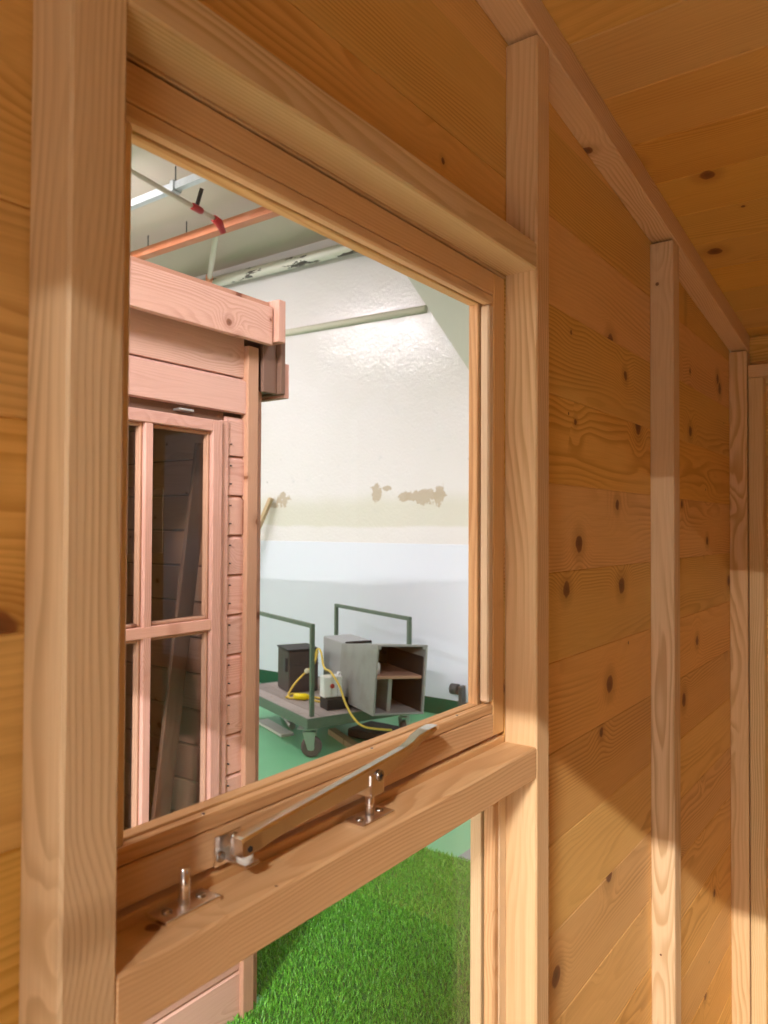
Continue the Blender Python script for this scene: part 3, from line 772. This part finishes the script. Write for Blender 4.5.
# yellow lead
yl = tag(empty('extension_lead', (3.95, 3.2, -1.237)), 'yellow extension lead with a yellow plug draped over the trolley', 'cable')
def hp(px, py, pz): return (px, py, pz)
path = smooth_path([(4.134, 3.18, -.976), (4.141, 3.15, -.885), (4.116, 3.093, -.895), (4.054, 3.011, -.985), (3.965, 2.875, -.990), (3.925, 2.767, -1.06), (3.895, 2.691, -1.154), (3.881, 2.612, -1.238), (3.912, 2.537, -1.297), (4.074, 2.44, -1.336)], 8)
tube('cable', path, .0075, YELLOW, yl, 8)
path = smooth_path([(4.123, 3.13, -.898), (4.126, 3.167, -.99), (4.097, 3.209, -1.041), (4.06, 3.28, -1.124), (4.03, 3.32, -1.20), (4.0, 3.29, -1.227), (4.009, 3.24, -1.222)], 7)
tube('cable', path, .0075, YELLOW, yl, 8)
path = smooth_path([(4.055, 3.15, -1.222), (4.045, 3.05, -1.228), (4.11, 3.04, -1.228), (4.13, 3.18, -1.228), (4.12, 3.36, -1.228), (4.0, 3.32, -1.228)], 7)
tube('cable', path, .0075, YELLOW, yl, 8)
bm = bmesh.new(); bm_tube(bm, [(4.005, 3.25, -1.212), (4.012, 3.235, -1.212), (4.045, 3.175, -1.212), (4.06, 3.15, -1.212)], [.016, .023, .025, .014], 12); finish('plug', bm, YPLUG, yl)
bm = bmesh.new(); bmesh.ops.create_icosphere(bm, subdivisions=2, radius=.02, matrix=Matrix.Translation((4.097, 3.209, -1.041))); finish('cable_connector', bm, plain('pale_connector', (.75, .72, .55), .4), yl)

# things on the hall floor
tag(stick('white_board', (4.162, 3.725, ZH + .0105), (3.985, 3.29, ZH + .0105), .10, .02, WBOARD), 'white faced board lying on the floor under the trolley', 'board')
tag(tube('steel_tube', [(4.36, 3.69, ZH + .025), (4.14, 3.39, ZH + .025)], .025, ZINC), 'short grey steel tube lying under the trolley', 'tube')
tag(stick('timber_batten', (4.227, 3.08, ZH + .021), (3.945, 2.57, ZH + .021), .06, .04, ROUGHWD), 'rough timber batten lying on the floor beside the trolley castor', 'batten')
tag(beam('black_tray', (4.24, 2.68, ZH + .0005), (4.52, 2.95, ZH + .06), BLACK, bev=.01), 'black tray on the floor beneath the grey housing', 'tray')
bm = bmesh.new(); bm_tube(bm, [(5.12, 2.55, -1.262), (5.12, 2.61, -1.262)], .042, 18); bm_box(bm, (5.09, 2.50, ZH), (5.15, 2.53, -1.23)); bm_box(bm, (5.11, 2.53, -1.272), (5.13, 2.55, -1.252))
rl_ = finish('floor_bracket', bm, DKGREY); tag(rl_, 'dark roller bracket at the foot of the hall wall', 'bracket')
tag(stick('leaning_batten', (4.84, 5.35, ZH + .02), (5.150, 4.62, .27), .075, .03, ROUGHWD), 'long timber batten leaning on the hall wall beside the shed corner', 'batten')

# ================================================================== services under the hall ceiling
def channel(name, x, z, y0, y1, wd, h, mat, label, cat):
    r = tag(empty(name, (x, (y0 + y1) / 2, z)), label, cat)
    bm = bmesh.new(); t = .004
    bm_box(bm, (x - wd / 2, y0, z), (x - wd / 2 + t, y1, z + h)); bm_box(bm, (x + wd / 2 - t, y0, z), (x + wd / 2, y1, z + h)); bm_box(bm, (x - wd / 2 + t, y0, z), (x + wd / 2 - t, y1, z + t))
    finish('channel_section', bm, mat, r)
    return r
gs = channel('strut_channel', 3.50, 2.44, 1.5, YW - .1, .05, .055, GALV, 'galvanised steel strut channel hung below the hall ceiling', 'channel')
for y in (3.985, 2.2, 6.2):
    bm = bmesh.new(); bm_tube(bm, [(3.50, y, 2.44), (3.50, y, ZC)], .005, 8); finish('threaded_rod', bm, DKGREY, gs)
    bm = bmesh.new(); bm_box(bm, (3.462, y - .02, 2.428), (3.474, y + .02, 2.505)); bm_box(bm, (3.526, y - .02, 2.428), (3.538, y + .02, 2.505)); bm_box(bm, (3.474, y - .02, 2.428), (3.526, y + .02, 2.439)); bm_box(bm, (3.474, y - .02, 2.497), (3.526, y + .02, 2.505)); finish('clamp', bm, GALV, gs)
og = channel('red_beam', 4.20, 2.43, 1.5, YW - .1, .085, .07, ORANGE, 'orange primed steel beam running under the hall ceiling', 'beam')
for y in (5.25, 4.72, 3.7, 2.6):
    bm = bmesh.new(); bm_tube(bm, [(4.20, y, 2.44), (4.20, y, ZC)], .005, 8); finish('threaded_rod', bm, DKGREY, og)
wp = tag(tube('cream_pipe', [(5.10, 1.5, 2.40), (5.10, YW - .1, 2.49)], .052, PEEL, seg=18), 'fat cream pipe with flaking black patches below the hall ceiling', 'pipe')
tp = tag(empty('thin_pipe', (3.6, 4.0, 2.42)), 'thin beige pipe with red fittings crossing under the strut channel', 'pipe')
bm = bmesh.new(); bm_tube(bm, [(1.2, 3.60, 2.402), (3.96, 4.07, 2.402)], .018, 12); finish('pipe_run', bm, TPIPE, tp)
def red_fit(x, y, nip):
    bm = bmesh.new(); d = Vector((.986, .168, 0))
    c = Vector((x, y, 2.402)); bm_tube(bm, [c - d * .06, c - d * .045, c + d * .045, c + d * .06], [.020, .027, .027, .020], 14)
    f = finish('red_tee', bm, RED, tp)
    if nip:
        bm = bmesh.new(); bm_tube(bm, [c + Vector((0, 0, .02)), c + Vector((.02, -.03, .15))], .016, 10); finish('upstand', bm, BLACK, f)
red_fit(3.735, 4.03, True)
bm = bmesh.new(); bm_tube(bm, [(3.93, 4.065, 2.402), (3.99, 4.075, 2.395), (4.05, 4.085, 2.33)], [.028, .034, .024], 14); finish('red_elbow', bm, RED, tp)
bp = tag(empty('branch_pipe', (4.75, 5.0, 2.45)), 'short cream branch pipe dropping to the fat cream pipe', 'pipe')
bm = bmesh.new(); bm_tube(bm, [(4.26, 4.41, 2.47), (4.95, 5.29, 2.45)], .026, 12); finish('pipe_run', bm, TPIPE if False else WPIPE, bp)
bm = bmesh.new(); bm_tube(bm, [(4.94, 5.28, 2.45), (5.02, 5.38, 2.45)], .036, 14); finish('red_collar', bm, ORANGE, bp)

# ================================================================== fluorescent fittings
TUBEM, nt_, b_ = nt_new('lit_tube'); b_.inputs['Emission Color'].default_value = (1, .93, .95, 1); b_.inputs['Emission Strength'].default_value = 170
for i, (tx, ty, wt) in enumerate(TUBES):
    side = ['far end of the row beyond the doorway', 'second row beyond the doorway', 'near the hall end wall', 'in front of the shed corner', 'above the other shed', 'in the hall corner'][i]
    r = tag(empty('fluorescent_fitting', (tx, ty, ZC)), 'white batten light fitting on the hall ceiling, ' + side, 'ceiling light', 'batten lights on the hall ceiling')
    beam('batten_body', (tx - .04, ty - .76, TZ + .035), (tx + .04, ty + .76, TZ + .085), WHITEP, r, bev=.004)
    for s in (-.5, .5): bm = bmesh.new(); bm_tube(bm, [(tx, ty + s, TZ + .08), (tx, ty + s, ZC)], .004, 6); finish('suspension_wire', bm, ZINC, r)
    bm = bmesh.new(); bm_tube(bm, [(tx, ty - .74, TZ + .018), (tx, ty + .74, TZ + .018)], .014, 10); finish('fluorescent_tube', bm, TUBEM, r)
    ld = bpy.data.lights.new('tube_light', 'AREA'); ld.shape = 'RECTANGLE'; ld.size = .04; ld.size_y = 1.45
    ld.energy = wt; ld.color = (1.0, .955, .94) if tx < -3 else (.97, .91, .99)
    lo = link(bpy.data.objects.new('tube_light', ld)); lo.location = (tx, ty, TZ)
    lo.parent = r; lo.matrix_parent_inverse = ROOTM[r.name].inverted()
